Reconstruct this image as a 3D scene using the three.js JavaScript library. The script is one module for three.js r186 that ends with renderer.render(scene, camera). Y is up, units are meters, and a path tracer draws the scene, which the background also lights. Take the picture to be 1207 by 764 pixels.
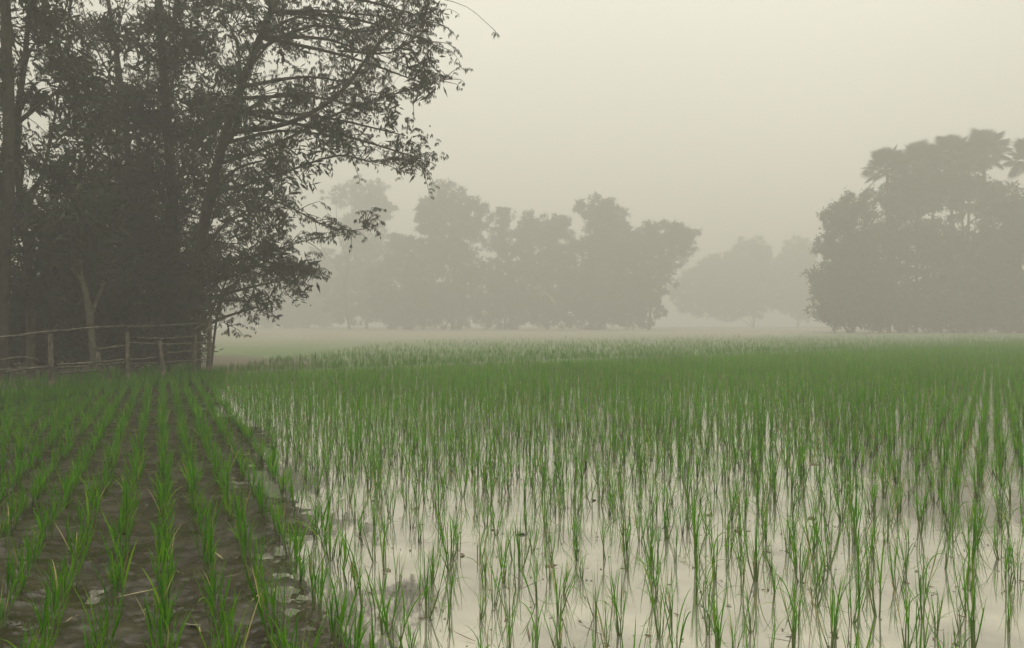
import * as THREE from 'three';
import { mergeGeometries } from 'three/addons/utils/BufferGeometryUtils.js';
import { ImprovedNoise } from 'three/addons/math/ImprovedNoise.js';

// ---------------------------------------------------------------- camera
const W = 1207, HH = 764, F = 950, EYE = 1.35, HOR = 382;
const camera = new THREE.PerspectiveCamera(2 * Math.atan(HH / 2 / F) * 180 / Math.PI, W / HH, 0.1, 3000);
camera.position.set(0, EYE, 0);
camera.lookAt(0, EYE, -10);
const scene = new THREE.Scene();
const renderer = new THREE.WebGLRenderer({ antialias: true });
renderer.toneMapping = THREE.LinearToneMapping;
renderer.toneMappingExposure = 1.1;
renderer.shadowMap.enabled = true;

// ---------------------------------------------------------------- sky: one even sheet of mist and thin cloud, the sun behind it
const sunDir = new THREE.Vector3(0.3, 0.75, -1).normalize();
{
  const w = 512, h = 256, data = new Float32Array(w * h * 4), d = new THREE.Vector3(), n = new ImprovedNoise();
  for (let j = 0; j < h; j++) for (let i = 0; i < w; i++) {
    const az = ((i + .5) / w - .5) * 2 * Math.PI, el = ((j + .5) / h - .5) * Math.PI;
    d.set(Math.cos(el) * Math.cos(az), Math.sin(el), Math.cos(el) * Math.sin(az));
    const e = Math.max(0, d.y), up = Math.pow(e, 2.6);
    const s = Math.max(0, d.dot(sunDir)), glow = 0.14 * Math.pow(s, 5) + 0.13 * Math.pow(s, 2);
    const v = 1 + 0.07 * n.noise(d.x * 2.2, d.y * 3.2, d.z * 2.2) + 0.02 * n.noise(d.x * 6, d.y * 9, d.z * 6 + 4);
    const L = (0.72 + 2.2 * up + glow) * v;
    const k = (j * w + i) * 4;
    data[k] = L * 1.0; data[k + 1] = L * (0.985 - 0.02 * s); data[k + 2] = L * (0.81 + 0.09 * up + 0.05 * glow); data[k + 3] = 1;
  }
  const t = new THREE.DataTexture(data, w, h, THREE.RGBAFormat, THREE.FloatType);
  t.mapping = THREE.EquirectangularReflectionMapping; t.magFilter = THREE.LinearFilter; t.minFilter = THREE.LinearFilter; t.needsUpdate = true;
  scene.background = t; scene.environment = t;
}
const sun = new THREE.DirectionalLight(0xfff4e2, 1.5);
sun.position.copy(sunDir).multiplyScalar(150); sun.target.position.set(0, 0, -30);
sun.castShadow = true; sun.shadow.radius = 50; sun.shadow.mapSize.set(2048, 2048);
Object.assign(sun.shadow.camera, { left: -120, right: 120, top: 120, bottom: -120, near: 1, far: 500 });
scene.add(sun, sun.target);
scene.fog = new THREE.FogExp2(0xfdfcf2, 0.0077);

// ---------------------------------------------------------------- helpers
function mulberry(a) { return () => { a |= 0; a = a + 0x6D2B79F5 | 0; let t = Math.imul(a ^ a >>> 15, 1 | a); t = t + Math.imul(t ^ t >>> 7, 61 | t) ^ t; return ((t ^ t >>> 14) >>> 0) / 4294967296; }; }
let rnd = mulberry(7);
const R = (a, b) => a + (b - a) * rnd();
const gauss = () => (rnd() + rnd() + rnd() + rnd() - 2) * .87;
const V = (x, y, z) => new THREE.Vector3(x, y, z);
const at = (px, py, d) => V((px - W / 2) / F * d, EYE - (py - HOR) / F * d, -d);
const gd = py => EYE * F / (py - HOR);                     // distance of a ground point seen at row py
const onGround = (px, py) => at(px, py, gd(py));
const perlin = new ImprovedNoise();
const fbm = (x, y, z = 0, o = 4) => { let s = 0, a = 1, f = 1; for (let i = 0; i < o; i++) { s += a * perlin.noise(x * f, y * f, z + i * 7.3); a *= .5; f *= 2.03; } return s; };
const taken = new Map();
function numbered(n) { const k = taken.get(n) || 0; taken.set(n, k + 1); return k ? n + '_' + String(k).padStart(3, '0') : n; }
function mesh(name, geo, m, parent, kind) {
  const o = new THREE.Mesh(geo, m); o.name = parent ? name : numbered(name); o.castShadow = o.receiveShadow = true;
  if (kind) o.userData.kind = kind; (parent || scene).add(o); return o;
}
function thing(name, label, category, p = V(0, 0, 0), group) {
  const g = new THREE.Group(); g.name = numbered(name); g.position.copy(p); g.userData = { label, category };
  if (group) g.userData.group = group; scene.add(g); return g;
}
const rgb = (r, g, b) => new THREE.Color().setRGB(r, g, b);
function noiseTexture(size, fn, srgb = true) {
  const data = new Uint8Array(size * size * 4);
  for (let j = 0; j < size; j++) for (let i = 0; i < size; i++) {
    const c = fn(i / size, j / size), k = (j * size + i) * 4;
    data[k] = c[0] * 255; data[k + 1] = c[1] * 255; data[k + 2] = c[2] * 255; data[k + 3] = 255;
  }
  const t = new THREE.DataTexture(data, size, size); t.wrapS = t.wrapT = THREE.RepeatWrapping; t.magFilter = THREE.LinearFilter; t.minFilter = THREE.LinearMipmapLinearFilter; t.generateMipmaps = true;
  if (srgb) t.colorSpace = THREE.SRGBColorSpace; t.needsUpdate = true; return t;
}
const tile = (u, v, f, z = 0, o = 4) => { // noise that repeats over the unit square
  const a = 2 * Math.PI; let s = 0, am = 1, fr = f;
  for (let i = 0; i < o; i++) { const x = u * fr, y = v * fr; const b = (p, q) => perlin.noise(p, q, z + i * 5.1);
    const wu = u, wv = v; s += am * ((b(x, y) * (1 - wu) + b(x - fr, y) * wu) * (1 - wv) + (b(x, y - fr) * (1 - wu) + b(x - fr, y - fr) * wu) * wv); am *= .55; fr *= 2; }
  return s;
};
// a tapered limb along points with radii
function tube(pts, radii, seg = 6, steps = 0, wob = 0) {
  const c = pts.length > 2 ? new THREE.CatmullRomCurve3(pts, false, 'centripetal') : new THREE.LineCurve3(pts[0], pts[1]);
  const n = steps || Math.max(2, (pts.length - 1) * 3), pos = [], uv = [], idx = [];
  let nrm = V(1, 0, 0.2), len = 0, last = null;
  for (let i = 0; i <= n; i++) {
    const t = i / n, p = c.getPoint(t), tan = c.getTangent(t);
    if (Math.abs(tan.dot(nrm)) > .9) nrm = V(0, 0, 1);
    nrm.addScaledVector(tan, -tan.dot(nrm)).normalize(); const bi = V().crossVectors(tan, nrm);
    if (last) len += p.distanceTo(last); last = p;
    const q = t * (radii.length - 1), k = Math.min(radii.length - 2, Math.floor(q)), r = radii[k] + (radii[k + 1] - radii[k]) * (q - k);
    for (let s = 0; s <= seg; s++) {
      const a = s % seg / seg * 2 * Math.PI, rr = r * (1 + wob * perlin.noise(Math.cos(a) * 1.4 + p.x, p.y * 1.7, Math.sin(a) * 1.4 + p.z));
      pos.push(p.x + rr * (Math.cos(a) * nrm.x + Math.sin(a) * bi.x), p.y + rr * (Math.cos(a) * nrm.y + Math.sin(a) * bi.y), p.z + rr * (Math.cos(a) * nrm.z + Math.sin(a) * bi.z));
      uv.push(s / seg * 2 * Math.PI * r, len);
    }
  }
  for (let i = 0; i < n; i++) for (let s = 0; s < seg; s++) { const a = i * (seg + 1) + s, b = a + seg + 1; idx.push(a, a + 1, b, a + 1, b + 1, b); }
  for (let s = 1; s < seg - 1; s++) { idx.push(0, s + 1, s); const e = n * (seg + 1); idx.push(e, e + s, e + s + 1); }
  const g = new THREE.BufferGeometry(); g.setAttribute('position', new THREE.Float32BufferAttribute(pos, 3)); g.setAttribute('uv', new THREE.Float32BufferAttribute(uv, 2)); g.setIndex(idx); g.computeVertexNormals(); return g;
}
function paint(g, c) { const n = g.attributes.position.count, a = new Float32Array(n * 3); for (let i = 0; i < n; i++) { a[i * 3] = c.r; a[i * 3 + 1] = c.g; a[i * 3 + 2] = c.b; } g.setAttribute('color', new THREE.BufferAttribute(a, 3)); return g; }

// ---------------------------------------------------------------- materials
const barkTex = noiseTexture(256, (u, v) => { const b = .55 + .35 * tile(u, v, 6, 2) + .25 * tile(u * 1, v * .25, 16, 9); const k = Math.min(1, Math.max(.1, b)); return [k, k * .95, k * .87]; });
const M = {
  bark: new THREE.MeshStandardMaterial({ map: barkTex, color: rgb(.11, .10, .085), roughness: .95 }),
  paleBark: new THREE.MeshStandardMaterial({ map: barkTex, color: rgb(.22, .21, .185), roughness: .9 }),
  twig: new THREE.MeshStandardMaterial({ color: rgb(.06, .054, .045), roughness: .95 }),
  leafNear: new THREE.MeshPhysicalMaterial({ color: rgb(.036, .04, .028), roughness: .75, side: THREE.DoubleSide, specularIntensity: .4 }),
  leafFar: null,
  palm: new THREE.MeshStandardMaterial({ color: rgb(.045, .05, .032), roughness: .8, side: THREE.DoubleSide }),
  wood: new THREE.MeshStandardMaterial({ map: barkTex, color: rgb(.36, .35, .31), roughness: .95 }),
  pole: new THREE.MeshStandardMaterial({ map: barkTex, color: rgb(.26, .25, .21), roughness: .85 }),
  rice: [[.085, .27, .002], [.12, .31, .003], [.05, .195, .002], [.17, .33, .006]].map(c => new THREE.MeshPhysicalMaterial({ color: rgb(...c), roughness: .6, transmission: .5, thickness: 0, side: THREE.DoubleSide, specularIntensity: .12 })),
  straw: new THREE.MeshStandardMaterial({ color: rgb(.34, .29, .13), roughness: .8, side: THREE.DoubleSide }),
  deadLeaf: new THREE.MeshStandardMaterial({ color: rgb(.10, .07, .04), roughness: .8, side: THREE.DoubleSide }),
  paleLeaf: new THREE.MeshStandardMaterial({ color: rgb(.5, .47, .33), roughness: .7, side: THREE.DoubleSide }),
  sheath: new THREE.MeshStandardMaterial({ color: rgb(.085, .13, .03), roughness: .7 }),
  riceMass: new THREE.MeshPhysicalMaterial({ color: rgb(1, 1, 1), vertexColors: true, roughness: .6, transmission: .5, thickness: 0, side: THREE.DoubleSide, specularIntensity: .12 }),
};

M.leafFar = M.leafNear;   // one foliage, near and far

// ---------------------------------------------------------------- the lie of the land
// The paddy ends at the fence line on one side and at a low earth bank that runs away to the right on the other.
const fenceA = onGround(-60, 483), fenceB = onGround(246, 449), bankEnd = onGround(1330, 403.5);
const side = (x, z, a, b) => ((b.x - a.x) * (z - a.z) - (b.z - a.z) * (x - a.x)) / Math.hypot(b.x - a.x, b.z - a.z);   // signed distance from the line a-b
const inField = (x, z) => Math.min(-sgnF * side(x, z, fenceA, fenceB), -sgnB * side(x, z, fenceB, bankEnd));
const sgnF = -Math.sign(side(0, 0, fenceA, fenceB)), sgnB = -Math.sign(side(0, 0, fenceB, bankEnd));
const smooth = (a, b, x) => { const t = Math.min(1, Math.max(0, (x - a) / (b - a))); return t * t * (3 - 2 * t); };
const landHeight = (x, z) => { const f = inField(x, z), out = smooth(.1, -.7, f); const bank = .12 * Math.exp(-((f + .5) ** 2) / .12); return -.12 + out * .2 + bank + out * .03 * fbm(x * .15, z * .15); };
{
  // one sheet of land on a grid that widens away from the field
  const xs = [], zs = [], spread = (s, t) => Math.sign(t) * (Math.abs(t) * 26 + Math.pow(Math.abs(t), 4) * s);
  for (let i = 0; i <= 170; i++) xs.push(spread(330, i / 85 - 1));
  for (let i = 0; i <= 200; i++) zs.push(-24 + spread(330, i / 100 - 1));
  const pos = [], uv = [], col = [], idx = [];
  for (let j = 0; j < zs.length; j++) for (let i = 0; i < xs.length; i++) {
    const x = xs[i], z = zs[j], y = landHeight(x, z), f = inField(x, z); pos.push(x, y, z); uv.push(x / 3, z / 3);
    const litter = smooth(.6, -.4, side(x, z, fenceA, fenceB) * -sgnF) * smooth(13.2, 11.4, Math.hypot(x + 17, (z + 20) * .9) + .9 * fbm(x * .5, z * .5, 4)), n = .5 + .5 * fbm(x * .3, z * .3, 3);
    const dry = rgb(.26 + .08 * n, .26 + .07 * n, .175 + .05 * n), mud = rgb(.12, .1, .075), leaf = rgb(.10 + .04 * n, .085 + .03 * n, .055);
    dry.lerp(rgb(.09, .17, .035), .85 * smooth(-52, -8, f + 9 * fbm(x * .22, z * .22, 8)));   // low weeds on the land next to the paddy
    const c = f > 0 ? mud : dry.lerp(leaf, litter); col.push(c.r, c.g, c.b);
  }
  for (let j = 0; j < zs.length - 1; j++) for (let i = 0; i < xs.length - 1; i++) { const a = j * xs.length + i, b = a + xs.length; idx.push(a, b, a + 1, a + 1, b, b + 1); }
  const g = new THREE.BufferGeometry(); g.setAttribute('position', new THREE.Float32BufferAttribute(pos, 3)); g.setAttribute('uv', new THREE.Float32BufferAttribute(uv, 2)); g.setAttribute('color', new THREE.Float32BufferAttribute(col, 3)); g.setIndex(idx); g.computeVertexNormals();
  if (g.attributes.normal.getY(200) < 0) { g.index.array.reverse(); g.computeVertexNormals(); }
  const soil = noiseTexture(512, (u, v) => { const b = Math.min(1, Math.max(.3, .78 + .28 * tile(u, v, 5, 1, 6))); return [b, b, b * .98]; });
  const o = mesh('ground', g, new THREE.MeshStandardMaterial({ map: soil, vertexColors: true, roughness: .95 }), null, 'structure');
  o.userData.label = 'pale dry field and grove floor beyond the rice'; o.userData.category = 'ground';
}
// rows of the left plot run towards this direction
const ROW = -.435, ROWGAP = .24;
const rowCoord = (x, z) => x - ROW * -z;                   // x0 of the row line through a point
const mudEdge = z => 1.15 + .45 * fbm(z * .35, 2.2, 1, 3) + .3 * fbm(z * 1.5, 5.2, 1, 3);  // the mud plot ends at this row coordinate
{
  // mud bed of the near left plot: breaks the surface between the rows as low banks, sinks below it in furrows
  const nx = 560, nz = 620, pos = [], uv = [], idx = [];
  for (let j = 0; j <= nz; j++) for (let i = 0; i <= nx; i++) {
    const v = j / nz, z = -2.2 - 20 * Math.pow(v, 1.7), x0 = -4.2 + 6.0 * i / nx, x = x0 + ROW * -z;
    const inside = smooth(.75, -.55, x0 - mudEdge(z));
    const rows = Math.cos((x0 - .01) / ROWGAP * 2 * Math.PI);
    const n = fbm(x * 1.6, z * 1.1, 5, 5), fine = fbm(x * 9, z * 7, 8, 3);
    const y = -.05 + inside * (.0635 + .009 * n + .004 * rows + .011 * fine + .006 * Math.max(0, fbm(x * 26, z * 22, 3, 2)));
    pos.push(x, y, z); uv.push(x / 1.2, z / 1.2);
  }
  for (let j = 0; j < nz; j++) for (let i = 0; i < nx; i++) { const a = j * (nx + 1) + i, b = a + nx + 1; idx.push(a, a + 1, b, a + 1, b + 1, b); }
  const g = new THREE.BufferGeometry(); g.setAttribute('position', new THREE.Float32BufferAttribute(pos, 3)); g.setAttribute('uv', new THREE.Float32BufferAttribute(uv, 2)); g.setIndex(idx); g.computeVertexNormals();
  const tex = noiseTexture(512, (u, v) => { const b = Math.min(1, Math.max(.25, .72 + .22 * tile(u, v, 4, 3, 6) + .2 * tile(u, v, 24, 6, 3))); return [b, b * .93, b * .82]; });
  const wet = noiseTexture(512, (u, v) => { const b = Math.min(.6, Math.max(.1, .26 + .5 * tile(u, v, 3, 21, 5))); return [b, b, b]; }, false);
  const o = mesh('mud_bank', g, new THREE.MeshPhysicalMaterial({ map: tex, color: rgb(.05, .05, .027), roughness: 1, roughnessMap: wet, specularIntensity: .8, bumpMap: tex, bumpScale: .004 }), null, 'structure');
  o.userData.label = 'wet brown mud between the straight rice rows'; o.userData.category = 'mud';
}
{
  // standing water, cut along the field's edges (the land rises through it there)
  const nx = 60, nz = 80, g = new THREE.PlaneGeometry(150, 82, nx, nz); g.rotateX(-Math.PI / 2); g.translate(30, 0, -38);
  const uv = g.attributes.uv, p = g.attributes.position; for (let i = 0; i < uv.count; i++) uv.setXY(i, p.getX(i) / 1.7, p.getZ(i) / 1.7);
  const rip = noiseTexture(512, (u, v) => { const b = .5 + .35 * tile(u, v, 5, 4, 4); return [b, b, b]; }, false);
  const silt = noiseTexture(512, (u, v) => { const b = Math.min(1, .9 + .16 * tile(u, v, 3, 11, 5)); return [b, b * .985, b * .95]; });
  const m = new THREE.MeshPhysicalMaterial({ map: silt, color: rgb(.66, .65, .605), metalness: .8, roughness: .035, bumpMap: rip, bumpScale: .0008 });
  const o = mesh('paddy_water', g, m, null, 'structure'); o.userData.label = 'still silty water flooding the rice field'; o.userData.category = 'water';
}

// ---------------------------------------------------------------- rice
function bladeGeometry(len, width, lean, curve, n, fold, twist) {
  const pos = [], idx = [], uv = []; let p = V(0, 0, 0);
  for (let i = 0; i <= n; i++) {
    const t = i / n, a = lean + curve * t * t, wd = width * Math.min(1, .45 + 2.2 * t) * Math.pow(Math.max(0, 1 - Math.pow(t, 2.2)), .8);
    if (i) { const am = lean + curve * (t - .5 / n) ** 2; p = p.clone().add(V(Math.sin(am), Math.cos(am), 0).multiplyScalar(len / n)); }
    const nx = -Math.cos(a), ny = Math.sin(a), tw = twist * t, c = Math.cos(tw), s = Math.sin(tw);
    const l = V(nx * s, ny * s, c), f = fold * wd * (1 - t);
    if (i === n) { pos.push(p.x, p.y, p.z); uv.push(.5, len); break; }
    pos.push(p.x - l.x * wd / 2, p.y - l.y * wd / 2, p.z - l.z * wd / 2); uv.push(0, t * len);
    if (fold) { pos.push(p.x - nx * f, p.y - ny * f, p.z); uv.push(.5, t * len); }
    pos.push(p.x + l.x * wd / 2, p.y + l.y * wd / 2, p.z + l.z * wd / 2); uv.push(1, t * len);
  }
  const k = fold ? 3 : 2, tip = n * k;
  for (let i = 0; i < n; i++) for (let s = 0; s < k - 1; s++) { const a = i * k + s, b = a + k; if (i < n - 1) idx.push(a, a + 1, b, a + 1, b + 1, b); else idx.push(a, a + 1, tip); }
  const g = new THREE.BufferGeometry(); g.setAttribute('position', new THREE.Float32BufferAttribute(pos, 3)); g.setAttribute('uv', new THREE.Float32BufferAttribute(uv, 2)); g.setIndex(idx); g.computeVertexNormals(); return g;
}
const bladePool = [], bladeLow = [];
for (let i = 0; i < 30; i++) {
  const bent = i % 6 === 5, lean = R(.0, .26), curve = bent ? R(.8, 1.9) : R(-.02, .55), len = bent ? R(.17, .26) : R(.15, .275), w = R(.0045, .0085), tw = R(-.9, .9);
  bladePool.push(bladeGeometry(len, w, lean, curve, 7, .22, tw)); bladeLow.push(bladeGeometry(len, w * 1.15, lean, curve, 4, 0, tw));
}
const stemPool = [0, 1, 2, 3].map(i => { const h = .06 + i * .02; return tube([V(0, -.045, 0), V(.003, h * .5, .002), V(.002, h, 0)], [.0032, .0034, .0022], 5, 3); });
// kinds: 0 tufts of the straight rows (broader leaves), 1 slender clumps of the open water
function plantSpec(kind) {
  const parts = [], tillers = kind ? Math.floor(R(3, 6.9)) : Math.floor(R(3, 6));
  for (let t = 0; t < tillers; t++) {
    const az = R(0, 6.283), r = R(.002, kind ? .016 : .024), sh = Math.floor(R(0, 4)), tilt = R(0, kind ? .36 : .28), st = R(.85, 1.2);
    const base = new THREE.Matrix4().compose(V(r * Math.cos(az), 0, r * Math.sin(az)), new THREE.Quaternion().setFromEuler(new THREE.Euler(0, -az, -tilt, 'YXZ')), V(st, st, st));
    parts.push({ part: 'stem', pool: sh, m: base, mat: -1 });
    const leaves = kind ? 2 + (rnd() < .65 ? 1 : 0) : 3, top = .06 + sh * .02;
    for (let l = 0; l < leaves; l++) {
      const hh = top * (.35 + .6 * (l + 1) / leaves), bi = l === 0 && rnd() < .5 ? 5 + 6 * Math.floor(R(0, 5)) : Math.floor(R(0, 5)) + 6 * Math.floor(R(0, 5));
      const s = R(.75, 1.12), wS = kind ? .82 : 1.25, q = rnd();
      const loc = new THREE.Matrix4().compose(V(.002, hh, 0), new THREE.Quaternion().setFromEuler(new THREE.Euler(0, R(0, 6.283), 0)), V(s, s * (kind ? 1.08 : .9), s * wS));
      parts.push({ part: 'leaf', pool: bi, m: base.clone().multiply(loc), mat: q < .055 ? 4 : q < .4 ? 0 : q < .65 ? 1 : q < .88 ? 2 : 3 });
    }
  }
  return parts;
}
const specs = [[], []]; for (let k = 0; k < 2; k++) for (let i = 0; i < 12; i++) specs[k].push(plantSpec(k));
const matColor = [...M.rice.map(m => m.color), M.straw.color];
function mergedPlant(parts, low) {
  return mergeGeometries(parts.filter((p, i) => !(low && p.part === 'stem' && i % 2)).map(p => {
    const g = (p.part === 'stem' ? stemPool[p.pool] : low ? bladeLow[p.pool] : bladePool[p.pool]).clone().applyMatrix4(p.m);
    return paint(g, p.mat < 0 ? M.sheath.color : matColor[p.mat]);
  }));
}
const clumps = [];
{
  rnd = mulberry(21);
  // straight rows of the mud plot
  for (let r = -60; r <= 4; r++) {
    const x0 = .01 + r * ROWGAP; let d = 2.4 + R(0, .15);
    const straight = smooth(-24, -6, r);
    while (d < 34) {
      d += .135 + R(-.03, .05) + (1 - straight) * .06;
      const x = x0 + ROW * d + gauss() * (.02 + .06 * (1 - straight) + d * .0015), z = -d;
      if (r > 2 && rnd() < .1) continue;
      if (inField(x, z) < .15 || Math.abs(x) > .78 * d + 1) continue;
      if (rnd() < .06) continue;
      clumps.push({ x, z, kind: 0, row: r, s: R(.68, 1.2) * (.9 + .12 * fbm(x * .5, z * .5, 2)) });
    }
  }
  // scattered hills of the open plot, rows lost
  const step = .19;
  for (let r = 0; r < 520; r++) for (let c = 0; c < 520; c++) {
    const x0 = 1.23 + r * step, d = 2.4 + c * step * .97, x = x0 + ROW * d + gauss() * .05, z = -d + gauss() * .06;
    if (Math.abs(x) > .78 * d + 1 || inField(x, z) < .15) continue;
    if (rnd() < .34 - .31 * smooth(3.6, 8, d) + .14 * smooth(-.1, .5, fbm(x * .45, z * .45, 12))) continue;
    clumps.push({ x, z, kind: 1, row: r + 5, s: R(.56, 1.08) * (1.0 + .14 * fbm(x * .4, z * .4, 6)) });
  }
}
for (let i = 0; i < 70000; i++) { // thin young growth on the drier ground beyond the bank, petering out
  const d = R(19, 95), x = R(-.45, .8) * d, f = -inField(x, -d); if (f < .2 || f > 42 * rnd() * rnd() || side(x, -d, fenceA, fenceB) * sgnF > -.5 && x < -8) continue;
  clumps.push({ x, z: -d, y: landHeight(x, -d), kind: 1, row: 900, s: R(.35, .75) });
}
for (let i = 0; i < 1500; i++) { // weeds and rice crowding the foot of the fence
  const t = R(-.05, 1.02), off = R(-.9, .45), A = fenceA, B = fenceB, L = Math.hypot(B.x - A.x, B.z - A.z), x = A.x + (B.x - A.x) * t, z = A.z + (B.z - A.z) * t;
  const nx = -(B.z - A.z) / L * off, nz = (B.x - A.x) / L * off, f = inField(x + nx, z + nz); if (f > .5 || f < -.8 || rnd() < -f) continue;
  clumps.push({ x: x + nx, z: z + nz, y: Math.max(0, landHeight(x + nx, z + nz)), kind: 0, row: 900, s: R(.5, 1.15) });
}
for (const c of clumps) { c.d = -c.z; c.v = Math.floor(rnd() * 12); c.turn = R(0, 6.283); c.tx = gauss() * .07; c.tz = gauss() * .07;
  const px = W / 2 + c.x / c.d * F, py = HOR + EYE / c.d * F; c.seen = px > -20 && px < W + 20 && py < HH + 75; c.size = (c.kind ? .3 : .25) * c.s / c.d; }
const leafSpots = [[615, 630], [868, 626], [1000, 580], [955, 612], [735, 545], [960, 548], [1090, 548], [870, 545], [1060, 543], [650, 668], [545, 655], [490, 600], [1150, 585], [835, 608], [700, 590], [905, 650]];
for (const [px, py] of leafSpots) { const p = onGround(px, py); for (const c of clumps) if (Math.hypot(c.x - p.x, c.z - p.z) < .2) c.by = 'beside a dark floating leaf'; }
clumps.sort((a, b) => (b.seen - a.seen) || (b.size - a.size));
const ordinal = ['', 'first', 'second', 'third', 'fourth', 'fifth', 'sixth', 'seventh', 'eighth', 'ninth', 'tenth', 'eleventh', 'twelfth', 'thirteenth', 'fourteenth', 'fifteenth'];
const protos = [[], []];
clumps.slice(0, 300).forEach(c => {
  let o = protos[c.kind][c.v], g;
  if (!o) {
    g = new THREE.Group();
    for (const p of specs[c.kind][c.v]) { const m = mesh(p.part, p.part === 'stem' ? stemPool[p.pool] : bladePool[p.pool], p.mat < 0 ? M.sheath : p.mat === 4 ? M.straw : M.rice[p.mat], g); p.m.decompose(m.position, m.quaternion, m.scale); if (p.mat === 4) m.userData.label = 'yellowed dry leaf'; }
    protos[c.kind][c.v] = g;
  } else g = o.clone();
  g.name = numbered('rice_plant'); g.position.set(c.x, 0, c.z); g.rotation.set(c.tx, c.turn, c.tz); g.scale.setScalar(c.s);
  const sp = specs[c.kind][c.v], yellow = sp.some(p => p.mat === 4), stems = ['', '', '', 'three', 'four', 'five', 'six', 'seven'][sp.filter(p => p.part === 'stem').length], droop = sp.filter(p => p.part === 'leaf' && p.pool % 6 === 5).length, look = yellow ? ' with a yellowed leaf' : droop > 1 ? ' with drooping leaves' : droop ? ' with one drooping leaf' : ' of upright leaves', size = c.s > 1.02 ? 'tall' : c.s < .84 ? 'short' : 'middling', n = 5 - c.row;
  g.userData = c.kind === 0
    ? { label: `${size} rice tuft${look} in ${n < 16 ? ordinal[n] + ' straight mud row from pale water' : 'mud rows farthest from pale water'}`, category: 'rice plant', group: 'rice tufts in straight rows on the mud' }
    : { label: `${size} ${stems}-stemmed rice clump${look}${c.by ? ' ' + c.by : ' in pale open water'}`, category: 'rice plant', group: 'rice clumps in the open water' };
  scene.add(g);
});
{
  const rest = clumps.slice(300), crop = new THREE.Group(); crop.name = 'rice_crop'; crop.userData = { kind: 'stuff', label: 'dense green young rice filling the flooded field to its far bank', category: 'rice' }; scene.add(crop);
  const e = new THREE.Euler(), q = new THREE.Quaternion(), m4 = new THREE.Matrix4(), col = new THREE.Color();
  for (let k = 0; k < 2; k++) for (let v = 0; v < 12; v++) for (let low = 0; low < 2; low++) {
    const list = rest.filter(c => c.kind === k && c.v === v && (c.d > 11 ? 1 : 0) === low); if (!list.length) continue;
    const im = new THREE.InstancedMesh(mergedPlant(specs[k][v], low), M.riceMass, list.length); im.name = 'rice_clumps'; im.userData.kind = 'stuff'; im.castShadow = im.receiveShadow = true;
    list.forEach((c, i) => {
      q.setFromEuler(e.set(c.tx, c.turn, c.tz)); const s = c.s * (1 + .1 * smooth(12, 30, c.d)); im.setMatrixAt(i, m4.compose(V(c.x, c.y || 0, c.z), q, V(s, s, s)));
      const t = 1 + .16 * fbm(c.x * .35, c.z * .35, 9) + R(-.1, .1); im.setColorAt(i, col.setRGB(t * R(.92, 1.1), t, t * R(.85, 1.1)));
    });
    crop.add(im);
  }
}

// ---------------------------------------------------------------- litter on the water and mud
{
  rnd = mulberry(99);
  const straws = [0, 1, 2, 3].map(i => bladeGeometry(.14 + .04 * i, .006, 1.5, R(-.15, .2), 6, .15, .6));
  for (let i = 0; i < 46; i++) {
    const py = R(560, 762), px = R(5, 1200), p = onGround(px, py), mud = rowCoord(p.x, p.z) < .9;
    const o = mesh('fallen_straw', straws[i % 4], mud ? M.straw : M.deadLeaf); o.position.set(p.x, mud ? .016 : .006, p.z); o.rotation.y = R(0, 6.283); o.scale.setScalar(R(.6, 1.1));
    o.userData = mud ? { label: 'pale dry rice blade lying on the brown mud', category: 'dead leaf', group: 'straw on the mud' } : { label: 'dark dead rice blade floating on the pale water', category: 'dead leaf', group: 'dead blades on the water' };
  }
  const leafShape = (l, w) => { const s = new THREE.Shape(); s.moveTo(-l / 2, 0); s.quadraticCurveTo(0, w * 1.1, l / 2, w * .15); s.quadraticCurveTo(l * .1, -w, -l / 2, 0); const g = new THREE.ExtrudeGeometry(s, { depth: .0015, bevelEnabled: false, curveSegments: 6 }); g.rotateX(-Math.PI / 2); const p = g.attributes.position; for (let i = 0; i < p.count; i++) p.setY(i, p.getY(i) + 1.6 * p.getX(i) ** 2 + .4 * p.getZ(i)); g.computeVertexNormals(); return g; };
  const pl = mesh('fallen_leaf', leafShape(.075, .02), M.paleLeaf), pp = onGround(227, 742); pl.position.set(pp.x, .02, pp.z); pl.rotation.y = -.2; pl.userData = { label: 'pale cream fallen leaf lying on mud between rice rows', category: 'leaf' };
  const lg = [leafShape(.06, .022), leafShape(.045, .02), leafShape(.08, .018)];
  leafSpots.forEach(([px, py], i) => {
    const p = onGround(px, py), o = mesh('fallen_leaf', lg[i % 3], M.deadLeaf); o.position.set(p.x, .005, p.z); o.rotation.set(R(-.2, .2), R(0, 6), R(-.2, .2)); o.scale.setScalar(R(.9, 1.5)); o.userData = { label: 'dark brown fallen leaf floating between rice clumps on pale water', category: 'leaf', group: 'dark leaves on the water' };
  });
  const bits = new THREE.InstancedMesh(lg[1], M.deadLeaf, 2600), m4 = new THREE.Matrix4(), q = new THREE.Quaternion(), e = new THREE.Euler();
  const near = clumps.filter(c => c.d < 12 && c.row < 900);
  for (let i = 0; i < 2600; i++) { let d = 3 + 12 * Math.pow(rnd(), 1.3), x = R(-.7, .7) * d; const s = R(.12, .5); if (i % 3) { const c = near[Math.floor(rnd() * rnd() * near.length)]; x = c.x + gauss() * .06; d = c.d + gauss() * .05; } q.setFromEuler(e.set(R(-.3, .3), R(0, 6), R(-.3, .3))); m4.compose(V(x, rowCoord(x, -d) < .9 ? .012 : .004, -d), q, V(s * R(.6, 2), s, s)); bits.setMatrixAt(i, m4); }
  bits.name = 'plant_debris'; bits.userData = { kind: 'stuff', label: 'specks of rotting leaf and soil on mud and water', category: 'debris' }; scene.add(bits);
}

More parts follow.
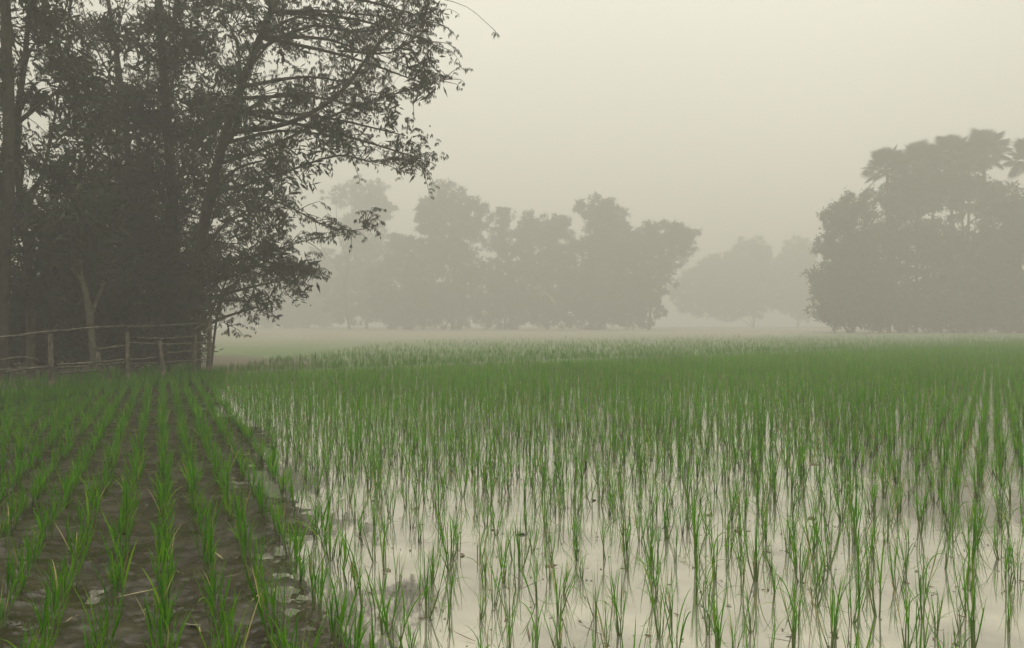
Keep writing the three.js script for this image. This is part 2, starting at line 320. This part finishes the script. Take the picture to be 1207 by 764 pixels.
// ---------------------------------------------------------------- trees
function leafGeo(l, w) { // a folded lance-shaped leaf, hanging down from the origin
  const g = new THREE.BufferGeometry(); g.setAttribute('position', new THREE.Float32BufferAttribute([0, 0, 0, w / 2, -l * .4, w * .12, 0, -l * .45, -w * .1, -w / 2, -l * .4, w * .12, 0, -l, l * .08], 3));
  g.setIndex([0, 2, 1, 0, 3, 2, 1, 2, 4, 2, 3, 4]); g.computeVertexNormals(); return g;
}
function spray(n, len, leafL, leafW, spreadA) {   // a drooping twig with hanging leaves
  const gs = [], pts = [V(0, 0, 0), V(len * .5, len * .06, 0), V(len, -len * .22, 0)], c = new THREE.CatmullRomCurve3(pts);
  gs.push(tube(pts, [.005, .002], 3, 3).deleteAttribute('uv'));
  for (let i = 0; i < n; i++) {
    const p = c.getPoint(.1 + .9 * (i + rnd()) / n), s = R(.7, 1.25);
    const m = new THREE.Matrix4().compose(p, new THREE.Quaternion().setFromEuler(new THREE.Euler(gauss() * spreadA, R(0, 6.283), gauss() * spreadA, 'YXZ')), V(s, s, s)); gs.push(leafGeo(leafL, leafW).applyMatrix4(m));
  }
  return mergeGeometries(gs);
}
function tuft(n, r, l, w) { // leaf clump of a far crown
  const gs = []; for (let i = 0; i < n; i++) { const p = V(gauss(), gauss(), gauss()).multiplyScalar(r * .6), s = R(.6, 1.3); gs.push(leafGeo(l, w).applyMatrix4(new THREE.Matrix4().compose(p, new THREE.Quaternion().setFromEuler(new THREE.Euler(R(0, 6.3), R(0, 6.3), R(0, 6.3))), V(s, s, s)))); }
  return mergeGeometries(gs);
}
rnd = mulberry(5);
const sprays = [spray(13, .22, .14, .025, .38), spray(11, .18, .16, .026, .45), spray(15, .28, .13, .023, .42)];
const innerTufts = [tuft(26, .45, .24, .06), tuft(22, .5, .28, .06)];
const farTufts = [tuft(30, .75, .5, .2), tuft(26, .85, .55, .22)];
function crown(parent, name, geos, mat, spots) {
  const m4 = new THREE.Matrix4(), q = new THREE.Quaternion(), e = new THREE.Euler(), c = new THREE.Color();
  geos.forEach((g, k) => {
    const list = spots.filter((_, i) => i % geos.length === k); if (!list.length) return;
    const im = new THREE.InstancedMesh(g, mat, list.length); im.name = name; im.userData.kind = 'stuff'; im.castShadow = im.receiveShadow = true;
    list.forEach((s, i) => { q.setFromEuler(e.set(s.rx ?? gauss() * .3, s.ry ?? R(0, 6.283), s.rz ?? gauss() * .4, 'YXZ')); im.setMatrixAt(i, m4.compose(s.p, q, V(s.s, s.s, s.s))); const t = R(.75, 1.25); im.setColorAt(i, c.setRGB(t * R(.93, 1.1), t, t * R(.9, 1.1))); });
    parent.add(im);
  });
}
// spec: trunk [[px,py]..] at depth d with radii; limbs [[px,py,dd]..]; blobs [px,py,rx,ry,fill] in picture units turned to metres at the tree's own distance
function tree(name, label, category, group, s) {
  const d = s.d, base = at(s.trunk[0][0], 0, d); base.y = landHeight(base.x, base.z) - .03;
  const g = thing(name, label, category, base, group), rel = p => p.clone().sub(base), k = d / F;
  const tp = s.trunk.map(([x, y, dd = 0], i) => i ? rel(at(x, y, d + dd)) : V(0, 0, 0));
  mesh('trunk', tube(tp, s.r, 9, 0, .25), s.bark || M.bark, g);
  const curve = new THREE.CatmullRomCurve3(tp, false, 'centripetal'), near = !s.far, twigs = [], spots = [], inner = [];
  const hang = (a, b, n) => { for (let i = 0; i < n; i++) spots.push({ p: a.clone().lerp(b, (i + rnd()) / n), s: R(.42, .8), rx: gauss() * .2, rz: gauss() * .3 }); };
  for (const L of s.limbs || []) {
    const pts = L.p.map(([x, y, dd = 0]) => rel(at(x, y, d + dd))); if (L.join !== false) pts[0] = curve.getPoint(closest(curve, pts[0]));
    const r0 = (L.r || .05) * .75; mesh('branch', tube(pts, [r0, r0 * .55, .007], 6, 0, .2), s.bark || M.bark, g);
    const c = new THREE.CatmullRomCurve3(pts, false, 'centripetal'), len = c.getLength(), n = Math.round(len * (L.leafy ?? 7) * 1.7);
    for (let i = 0; i < n; i++) {
      const t = (L.from ?? .3) + (1 - (L.from ?? .3)) * rnd(), p = c.getPoint(t), tan = c.getTangent(t), tl = R(.3, 1.0) * (1.15 - .5 * t) * (L.reach || 1);
      const dir = tan.multiplyScalar(.7).add(V(gauss() * 1.1, gauss() * .9 + .2, gauss() * 1.1)).normalize(), q = p.clone().addScaledVector(dir, tl), e = q.clone().addScaledVector(dir.add(V(0, -.9, 0)).normalize(), tl * .5);
      twigs.push(tube([p, q, e], [.012, .007, .003], 4, 4)); hang(q, e, 2 + Math.floor(rnd() * 3)); if (rnd() < .5) hang(p, q, 2);
    }
    if (L.bare) for (let i = 0; i < L.bare; i++) { const p = c.getPoint(R(.7, 1)), q = p.clone().add(V(R(.0, .5), R(-.1, .6), gauss() * .2)); twigs.push(tube([p, p.clone().lerp(q, .5).add(V(0, .06, 0)), q], [.007, .004, .002], 3, 4)); }
  }
  for (const [bx, by, rx, ry, fill = 1, dd = 0] of s.blobs) {
    const c0 = rel(at(bx, by, d + dd)), RX = rx * k, RY = ry * k, RZ = s.deep ? s.deep * k * rx : (RX + RY) / 2 * .9, root = curve.getPoint(closest(curve, c0.clone().add(V(0, -RY * 1.3, 0))));
    const mid = root.clone().lerp(c0, .55).add(V(gauss() * .2, R(0, .4), gauss() * .2));
    mesh('branch', tube([root, mid, c0], near ? [.06, .035, .015] : [.16, .09, .04], 5, 6, .2), s.bark || M.bark, g);
    const area = Math.PI * RX * RY, nc = Math.round(area * (near ? 11.5 : 1.25) * fill) + 4;
    for (let i = 0; i < nc; i++) {
      const u = V(gauss(), gauss(), gauss()).normalize().multiplyScalar(Math.pow(rnd(), .38)), p = c0.clone().add(V(u.x * RX, u.y * RY, u.z * RZ));
      const st = c0.clone().lerp(p, .35);
      if (near) {
        const m2 = st.clone().lerp(p, .6).add(V(0, R(.03, .2), 0)); twigs.push(tube([st, m2, p], [.014, .009, .003], 4, 4));
        hang(m2, p, 4); for (let j = 0; j < 4; j++) { const o = p.clone().add(V(gauss() * .24, gauss() * .22, gauss() * .24)); spots.push({ p: o, s: R(.42, .78) }); }
        if (s.thick && rnd() < s.thick) inner.push({ p: p.clone().lerp(c0, .25).add(V(gauss() * .3, gauss() * .3, gauss() * .3)), s: R(.8, 1.4), rx: R(0, 6), rz: R(0, 6) });
      } else {
        if (i % 3 === 0) twigs.push(tube([st, p], [.06, .02], 3, 1));
        const m = 5; for (let j = 0; j < m; j++) spots.push({ p: p.clone().add(V(gauss(), gauss() * .7, gauss()).multiplyScalar(.85)), s: R(.55, 1.15) * (s.leaf || 1), rx: R(0, 6), rz: R(0, 6) });
      }
    }
  }
  if (twigs.length) mesh('twigs', mergeGeometries(twigs), M.twig, g, 'stuff');
  crown(g, 'foliage', near ? sprays : farTufts, near ? M.leafNear : M.leafFar, spots);
  if (inner.length) crown(g, 'inner_foliage', innerTufts, M.leafNear, inner);
  return g;
}
function closest(c, p) { let b = 0, bd = 1e9; for (let i = 0; i <= 40; i++) { const q = c.getPoint(i / 40), dd = q.distanceToSquared(p); if (dd < bd) { bd = dd; b = i / 40; } } return b; }

rnd = mulberry(11);
const NG = 'grove trees behind the pole fence';
tree('gum_tree', 'tall tree at the fence end with long branches reaching over the rice field', 'tree', NG, {
  d: 20.5, r: [.16, .135, .12, .1, .07, .04], thick: .25, trunk: [[229, 432], [231, 330], [243, 250], [262, 170], [292, 80], [335, -20], [365, -90]],
  limbs: [
    { p: [[262, 195], [320, 172], [400, 133], [460, 112], [532, 92]], r: .07, leafy: 6, from: .3, bare: 9 },
    { p: [[275, 150, -.5], [340, 145, -.6], [398, 112, -.8], [434, 66, -1], [470, 22, -1], [500, -40, -1]], r: .1, leafy: 8, from: .3 },
    { p: [[252, 225], [330, 205], [401, 183, .3], [434, 190, .3], [475, 188, .3], [500, 196, .3]], r: .05, leafy: 5, from: .35 },
    { p: [[245, 260], [300, 232], [345, 246], [385, 267], [428, 270], [432, 262]], r: .045, leafy: 5.5, from: .1, reach: .8 },
    { p: [[243, 310], [300, 302], [355, 285], [402, 277]], r: .035, leafy: 6, from: .1, reach: .7 },
    { p: [[238, 330], [290, 325], [335, 316], [368, 322]], r: .035, leafy: 9, from: .2, reach: .9 },
    { p: [[300, 60], [370, 30], [420, 38], [475, 28], [505, 22]], r: .06, leafy: 8, from: .25 },
    { p: [[400, 60, -.6], [460, 62, -.6], [490, 48, -.6], [508, 56, -.6]], r: .04, leafy: 8, from: .1, join: false },
    { p: [[500, -6, -1], [550, 8, -1], [583, 36, -1]], r: .012, leafy: .4, from: .9, reach: .3, join: false },
  ],
  blobs: [[330, 40, 62, 60, .8], [395, 30, 55, 45, .85], [450, 20, 48, 35, .5], [290, 110, 60, 60, 1.1, -1], [375, 110, 55, 50, .95], [330, 185, 58, 50, 1, -.6], [300, 245, 58, 50, 1.2, -.5], [300, 300, 52, 45, 1.1], [240, 330, 40, 60, .9, -.7], [270, 30, 50, 50, .8, -.8], [395, 160, 48, 36, .8], [340, 318, 30, 22, .8], [440, 130, 42, 28, .5], [478, 160, 30, 28, .45], [455, 75, 38, 28, .5], [498, 98, 24, 20, .45], [508, 50, 26, 34, .4], [498, 188, 24, 14, .4], [335, 330, 40, 26, .6], [305, 362, 34, 20, .45], [420, 100, 40, 40, .5], [498, 20, 26, 25, .5], [290, 355, 34, 18, .35], [255, 200, 45, 60, 1], [400, -50, 90, 50, .5], [300, -60, 80, 50, .6]],
});
tree('gum_tree', 'straight trunked tree just behind the last fence posts, densest crown of the grove', 'tree', NG, {
  d: 21.5, r: [.16, .14, .12, .09, .05], thick: .9, trunk: [[197, 430], [204, 320], [201, 200], [192, 80], [184, -40], [180, -90]],
  blobs: [[205, 50, 62, 60, .95], [165, 130, 70, 60, 1], [230, 150, 55, 60, 1], [195, 230, 75, 60, 1.2], [225, 300, 55, 60, 1.1], [160, 310, 70, 60, 1.2], [200, 375, 60, 45, 1.1], [120, 40, 45, 40, .6], [250, -20, 60, 50, .6], [150, -70, 80, 50, .6]],
});
tree('gum_tree', 'leaning curved tree behind the middle of the fence', 'tree', NG, {
  d: 18, r: [.08, .075, .06, .04], bark: M.paleBark, thick: 1, trunk: [[113, 436], [106, 380], [98, 335], [85, 310], [55, 296]],
  blobs: [[70, 290, 45, 40, 1.1], [100, 260, 55, 50, 1.1], [120, 330, 40, 40, .9, 1.5]],
});
tree('gum_tree', 'forked pale trunked tree rising behind the fence beside the thick trunk', 'tree', NG, {
  d: 18.6, r: [.1, .09, .08, .07, .04], bark: M.paleBark, thick: .9, trunk: [[36, 440], [36, 350], [33, 300], [24, 240], [20, 150], [30, 60], [40, -60]],
  limbs: [{ p: [[27, 262], [48, 210], [62, 150], [75, 70], [90, -40]], r: .07, leafy: 5, from: .3 }, { p: [[34, 310], [12, 320], [-20, 330]], r: .05, leafy: 5 }],
  blobs: [[50, 40, 55, 40, .7], [95, 95, 50, 42, 1.1], [110, 170, 45, 45, .95], [40, 265, 55, 34, 1.1], [50, 340, 55, 45, 1], [40, 112, 24, 20, .4], [20, 180, 26, 40, .35], [60, -40, 80, 45, .5], [90, 225, 42, 40, 1.1]],
});
tree('gum_tree', 'thick dark trunked tree, the largest trunk of the grove', 'tree', NG, {
  d: 17.5, r: [.14, .125, .115, .1, .06], thick: .9, trunk: [[2, 450], [4, 340], [10, 200], [8, 60], [2, -60], [0, -110]],
  blobs: [[-10, 70, 40, 60, .6], [-20, 190, 45, 60, .9], [-15, 300, 50, 60, 1], [20, -20, 60, 50, .5], [-70, 120, 60, 80, .8], [-60, 330, 60, 60, .9]],
});
tree('gum_tree', 'slender many-stemmed tree whose tips rise above the grove', 'tree', NG, {
  d: 23, r: [.1, .1, .08, .05], thick: .9, trunk: [[150, 428], [148, 330], [152, 200], [140, 80], [122, -30]],
  limbs: [{ p: [[148, 150], [135, 70], [150, -10], [160, -80]], r: .05, leafy: 3 }, { p: [[145, 110], [110, 50], [90, -20]], r: .05, leafy: 3 }, { p: [[150, 180], [175, 90], [170, 0]], r: .05, leafy: 3 }],
  blobs: [[140, 210, 60, 60, 1.2], [90, 380, 60, 45, 1.2], [150, 380, 70, 48, 1.2], [60, 200, 24, 30, .3], [130, 270, 70, 50, 1.2], [90, 330, 70, 50, 1.2], [20, 390, 60, 40, 1.2], [15, 250, 40, 30, 1]],
});
tree('sapling', 'thin leaning sapling beside the dark end post of the fence', 'tree', NG, {
  d: 19.9, r: [.03, .028, .02, .01], trunk: [[248, 430], [254, 385], [261, 345], [278, 310], [300, 290]],
  limbs: [{ p: [[252, 392], [262, 380], [270, 385]], r: .012, leafy: 5, reach: .5, join: false }], blobs: [[285, 320, 34, 26, .8], [265, 345, 22, 18, .5]],
});
// undergrowth behind the fence
[['dark bushy undergrowth against the thickest trunk behind the fence', -5, 20, [[-5, 400, 50, 40, 1.6], [30, 360, 40, 40, 1.4]]],
  ['dark bush between the pale forked trunk and leaning tree', 65, 20.5, [[60, 405, 45, 35, 1.6], [85, 360, 45, 40, 1.4]]],
  ['dark rounded bush behind the middle fence posts', 125, 21, [[125, 405, 45, 35, 1.6], [140, 355, 45, 45, 1.4]]],
  ['dark bush at the foot of the straight trunked tree', 180, 22.5, [[180, 408, 40, 30, 1.7], [190, 360, 45, 40, 1.5]]],
  ['dark leafy bush filling the grove behind the fence end', 220, 23, [[217, 405, 26, 28, 1.7], [222, 350, 30, 40, 1.5]]],
  ['dark bush deep in the grove seen under the leaning tree', 40, 25, [[40, 405, 60, 30, 1.6], [100, 400, 50, 35, 1.6]]],
  ['dark bush deep in the grove seen between the last posts', 170, 26, [[165, 408, 60, 26, 1.6], [215, 408, 30, 24, 1.6]]],
].forEach(([label, px, d, blobs]) => tree('bush', label, 'bush', 'bushes behind the pole fence', { d, r: [.05, .03], thick: 1, trunk: [[px, 430], [px + 4, 390], [px, 360]], blobs }));

// ---------------------------------------------------------------- pole fence
{
  const g = thing('pole_fence', 'rough weathered fence of posts and split poles beside the grove', 'fence', onGround(60, 450));
  const b = g.position, line = (px, dd = 0) => { // where the fence line is crossed by the sight line of px
    const t = (px - W / 2) / F; const A = fenceA, B = fenceB, u = (A.x + A.z * t) / ((A.x - B.x) + (A.z - B.z) * t); return -(A.z + (B.z - A.z) * u) + dd + .25; };
  const P = (px, py, dd = 0) => at(px, py, line(px) + dd).sub(b);
  for (const [x0, y0, x1, y1, r, dd = 0] of [[61, 452, 59, 394, .055], [152, 441, 150, 391, .05], [194, 440, 188, 402, .055, -.2], [117, 434, 116, 415, .06, 1.0], [230, 436, 231, 394, .045, .1], [246, 434, 247, 374, .07], [-30, 456, -33, 392, .055]]) {
    const a = P(x0, y0, dd), c = at(x1, y1, line(x0) + dd).sub(b); a.y = -.1 - b.y; mesh('post', tube([a, a.clone().lerp(c, .5).add(V(R(-.02, .02), 0, 0)), c], [r * .9, r * .85, r * .75], 8, 6, .35), M.wood, g);
  }
  for (const [pts, r, dd = 0] of [[[[20, 396], [45, 392], [82, 389]], .028, -.06], [[[76, 390], [100, 387], [147, 384]], .026, -.06], [[[148, 385], [190, 384], [233, 381]], .024, -.06], [[[-35, 400], [-5, 398], [24, 395]], .026, -.06],
    [[[66, 430], [105, 428], [146, 424]], .03, -.05], [[[62, 434], [100, 432], [150, 427]], .026, .07], [[[4, 439], [30, 435], [62, 432]], .028, -.05], [[[0, 425], [25, 421], [45, 424]], .022, .05], [[[-40, 440], [0, 436], [60, 434]], .025, .06], [[[152, 424], [170, 423], [184, 421]], .025, -.05], [[[150, 429], [190, 428], [228, 426]], .024, .06],
    [[[108, 412], [128, 410], [150, 407]], .03, .8], [[[150, 404], [185, 405], [226, 405]], .024, .1], [[[160, 398], [195, 399], [232, 396]], .026, .1], [[[196, 416], [212, 415], [228, 413]], .022, -.1], [[[192, 427], [210, 426], [232, 425]], .022, -.15], [[[195, 407], [212, 405], [240, 404]], .024, -.12], [[[228, 388], [236, 384], [246, 377]], .022, -.08], [[[230, 412], [238, 412], [247, 410]], .022, -.1], [[[228, 424], [238, 424], [247, 424]], .022, -.1], [[[70, 441], [95, 438], [125, 437]], .024, .3]])
    mesh('rail', tube(pts.map(([x, y]) => P(x, y, dd)), [r * .8, r * .75, r * .6], 7, 8, .3), M.pole, g);
}

// ---------------------------------------------------------------- far groves, grey in the mist
rnd = mulberry(31);
const CG = 'trees of the misty grove across the field';
const far = (label, px, d, top, blobs, group, leaf) => tree('broadleaf_tree', label, 'tree', group, { far: true, leaf, d: d * (group === CG ? 1.38 : group === FG ? 1.38 : 1.3), r: [.35, .28, .2, .1], trunk: [[px, 390], [px + 3, (390 + top) / 2], [px - 2, top]], blobs });
far('tall ragged tree showing past the gum tree branches in the mist', 432, 150, 225, [[432, 228, 24, 22, .9], [446, 248, 22, 12], [428, 268, 30, 26], [430, 310, 36, 32], [420, 350, 44, 34], [400, 232, 12, 14, .6]], CG);
far('broad round-crowned tree, largest of the misty grove', 533, 130, 240, [[530, 232, 26, 22, .8], [512, 252, 26, 20], [557, 256, 26, 24, .8], [530, 280, 46, 30], [525, 325, 50, 40], [530, 362, 48, 26]], CG);
far('low dark tree between the ragged tree and round-crowned tree', 476, 136, 285, [[468, 282, 10, 9, .8], [480, 300, 26, 22], [470, 340, 40, 40], [480, 370, 44, 20]], CG);
far('small narrow-topped tree beside the round-crowned tree', 595, 134, 262, [[590, 256, 15, 12, .9], [598, 282, 26, 18], [600, 325, 40, 38], [595, 365, 44, 24]], CG);
far('flat-topped spreading tree in the middle of the misty grove', 645, 132, 272, [[628, 264, 20, 12], [655, 268, 24, 14], [645, 290, 42, 24], [645, 335, 48, 40], [650, 368, 46, 20]], CG);
far('tall square-crowned tree of the misty grove', 707, 128, 250, [[704, 246, 26, 17], [715, 262, 28, 22], [708, 295, 44, 30], [705, 340, 48, 38], [700, 368, 50, 20]], CG);
far('wide drooping tree at the open end of the misty grove', 765, 126, 280, [[775, 276, 30, 15], [800, 276, 22, 16], [770, 300, 50, 26], [748, 335, 48, 34], [742, 366, 42, 20], [730, 290, 30, 24]], CG);
const FG = 'faintest trees far behind the groves';
far('faint round tree in the mist between the two groves', 888, 200, 300, [[885, 302, 24, 24], [850, 318, 30, 20], [870, 345, 50, 34], [830, 345, 40, 30]], FG, 1.2);
far('faint tree in the mist close to the palm grove', 940, 205, 300, [[940, 302, 22, 22], [930, 335, 40, 34], [960, 350, 40, 30]], FG, 1.2);
far('faint low trees in the mist behind the gum tree', 345, 170, 320, [[345, 350, 44, 34], [385, 330, 30, 40], [300, 362, 44, 26], [360, 370, 50, 18]], FG, 1.1);
tree('dead_tree', 'bare forked tree standing pale in the mist before the grove', 'tree', null, { far: true, d: 185, r: [.3, .24, .17, .06], bark: M.bark, trunk: [[412, 392], [406, 345], [410, 310], [398, 275], [396, 240]], limbs: [{ p: [[405, 330], [385, 300], [366, 268], [360, 250]], r: .2, leafy: .12 }, { p: [[408, 305], [420, 268], [417, 240]], r: .16, leafy: .12 }, { p: [[398, 275], [384, 245], [380, 225]], r: .12, leafy: .12 }, { p: [[385, 300], [372, 296], [356, 280]], r: .08, leafy: .1, join: false }], blobs: [] });
{ const p = at(648, 352, 118), o = thing('dead_branch', 'short pale broken branch leaning in the misty grove', 'branch', p); mesh('limb', tube([V(-1.1, 1.2, 0), V(0, .2, .1), V(.7, -.9, 0)], [.06, .11, .13], 6, 6, .2), M.paleLeaf, o); mesh('limb', tube([V(-.4, .55, 0), V(.5, -.1, .1), V(.9, -.7, .1)], [.05, .07, .06], 6, 6, .2), M.paleLeaf, o); }
const RG = 'trees under the palms of the misty palm grove';
far('bushy leaning tree at the open side of the palm grove', 1005, 92, 245, [[985, 262, 20, 14], [1005, 246, 24, 16], [982, 292, 20, 20], [1010, 285, 34, 32], [985, 330, 30, 34], [1015, 340, 44, 44], [975, 338, 18, 20]], RG);
far('broad dark tree below the row of palm crowns', 1068, 95, 245, [[1050, 234, 34, 22], [1085, 226, 30, 22], [1068, 238, 30, 20], [1065, 285, 52, 36], [1060, 340, 56, 44]], RG);
far('large dark tree in the thick of the palm grove', 1135, 93, 240, [[1118, 224, 28, 24], [1150, 228, 28, 24], [1176, 238, 24, 22], [1135, 290, 54, 40], [1130, 345, 58, 42]], RG);
far('dark spreading tree at the tall end palm of palm grove', 1200, 88, 250, [[1190, 262, 30, 26], [1225, 250, 34, 34], [1200, 305, 54, 42], [1195, 352, 56, 36], [1260, 300, 44, 60]], RG);
// palmyra palms
{
  const frond = (() => { // petiole and a stiff pleated fan
    const gs = [tube([V(0, 0, 0), V(.7, .08, 0), V(1.3, .05, 0)], [.05, .035, .025], 4, 4).deleteAttribute('uv')], n = 22, pos = [], idx = [];
    for (let i = 0; i < n; i++) { const a = (i / (n - 1) - .5) * 4.3, a0 = a - .085, a1 = a + .085, l = 1.25 - .12 * Math.abs(a), c = (x, y, z) => { pos.push(1.3 + x, .05 + z, y); return pos.length / 3 - 1; };
      const o = c(0, 0, 0), p = c(.72 * l * Math.cos(a0), .72 * l * Math.sin(a0), .05), q = c(.72 * l * Math.cos(a1), .72 * l * Math.sin(a1), .05), r = c(.74 * l * Math.cos(a), .74 * l * Math.sin(a), -.02), t = c(l * 1.1 * Math.cos(a), l * 1.1 * Math.sin(a), -.12);
      idx.push(o, p, r, o, r, q, p, t, r, r, t, q); }
    const g = new THREE.BufferGeometry(); g.setAttribute('position', new THREE.Float32BufferAttribute(pos, 3)); g.setIndex(idx); g.computeVertexNormals(); gs.push(g); return mergeGeometries(gs);
  })();
  const labels = ['lowest palm, its crown out past the bushy leaning tree', 'fan palm second lowest in the row of crowns above broad tree', 'fan palm in the middle of the row of crowns', 'fan palm with the tallest crown of the touching row', 'fan palm standing apart across the sky gap from touching crowns', 'fan palm beyond the sky gap, outermost of the palm grove'];
  [[1046, 200, 120, 1.4], [1082, 192, 122, 1.4], [1122, 184, 121, 1.45], [1160, 181, 123, 1.55], [1214, 190, 116, 1.5], [1256, 170, 118, 1.5], [1100, 200, 129, 1.4], [1142, 192, 130, 1.4]].forEach(([px, py, d, s], i) => {
    const top = at(px, py, d), base = V(top.x + R(-.6, .6), 0, top.z); base.y = landHeight(base.x, base.z) - .05; const g = thing('fan_palm', labels[i] || (i === 6 ? 'fan palm tucked behind the middle of the crown row' : 'fan palm half hidden behind the tallest crown'), 'palm tree', base, 'fan palms above the misty grove'), t = top.clone().sub(base);
    mesh('trunk', tube([V(0, 0, 0), t.clone().multiplyScalar(.5).add(V(R(-.2, .2), 0, 0)), t], [.32, .22, .2], 8, 10, .15), M.bark, g);
    for (let f = 0; f < 34; f++) { const el = -.75 + 2.1 * ((f + .5) / 34), o = mesh('frond', frond, M.palm, g); o.position.copy(t).add(V(0, R(-.2, .2), 0)); o.rotation.set(R(-.5, .5), f * 2.4 + R(-.2, .2), el, 'YZX'); o.scale.setScalar(s * R(.88, 1.1)); }
  });
}
[['low bush at the foot of the bushy leaning tree', 1000, 113], ['low bush at the foot of the broad palm-grove tree', 1060, 117], ['low bush below the large dark palm-grove tree', 1125, 115], ['low bush at the far palm end of the palm grove', 1190, 110]].forEach(([l, px, d]) => tree('bush', l, 'bush', 'bushes along the foot of the palm grove', { far: true, d, r: [.08, .05], trunk: [[px, 394], [px, 380], [px, 365]], blobs: [[px - 18, 368, 26, 20], [px + 18, 372, 28, 20]] }));

renderer.render(scene, camera);
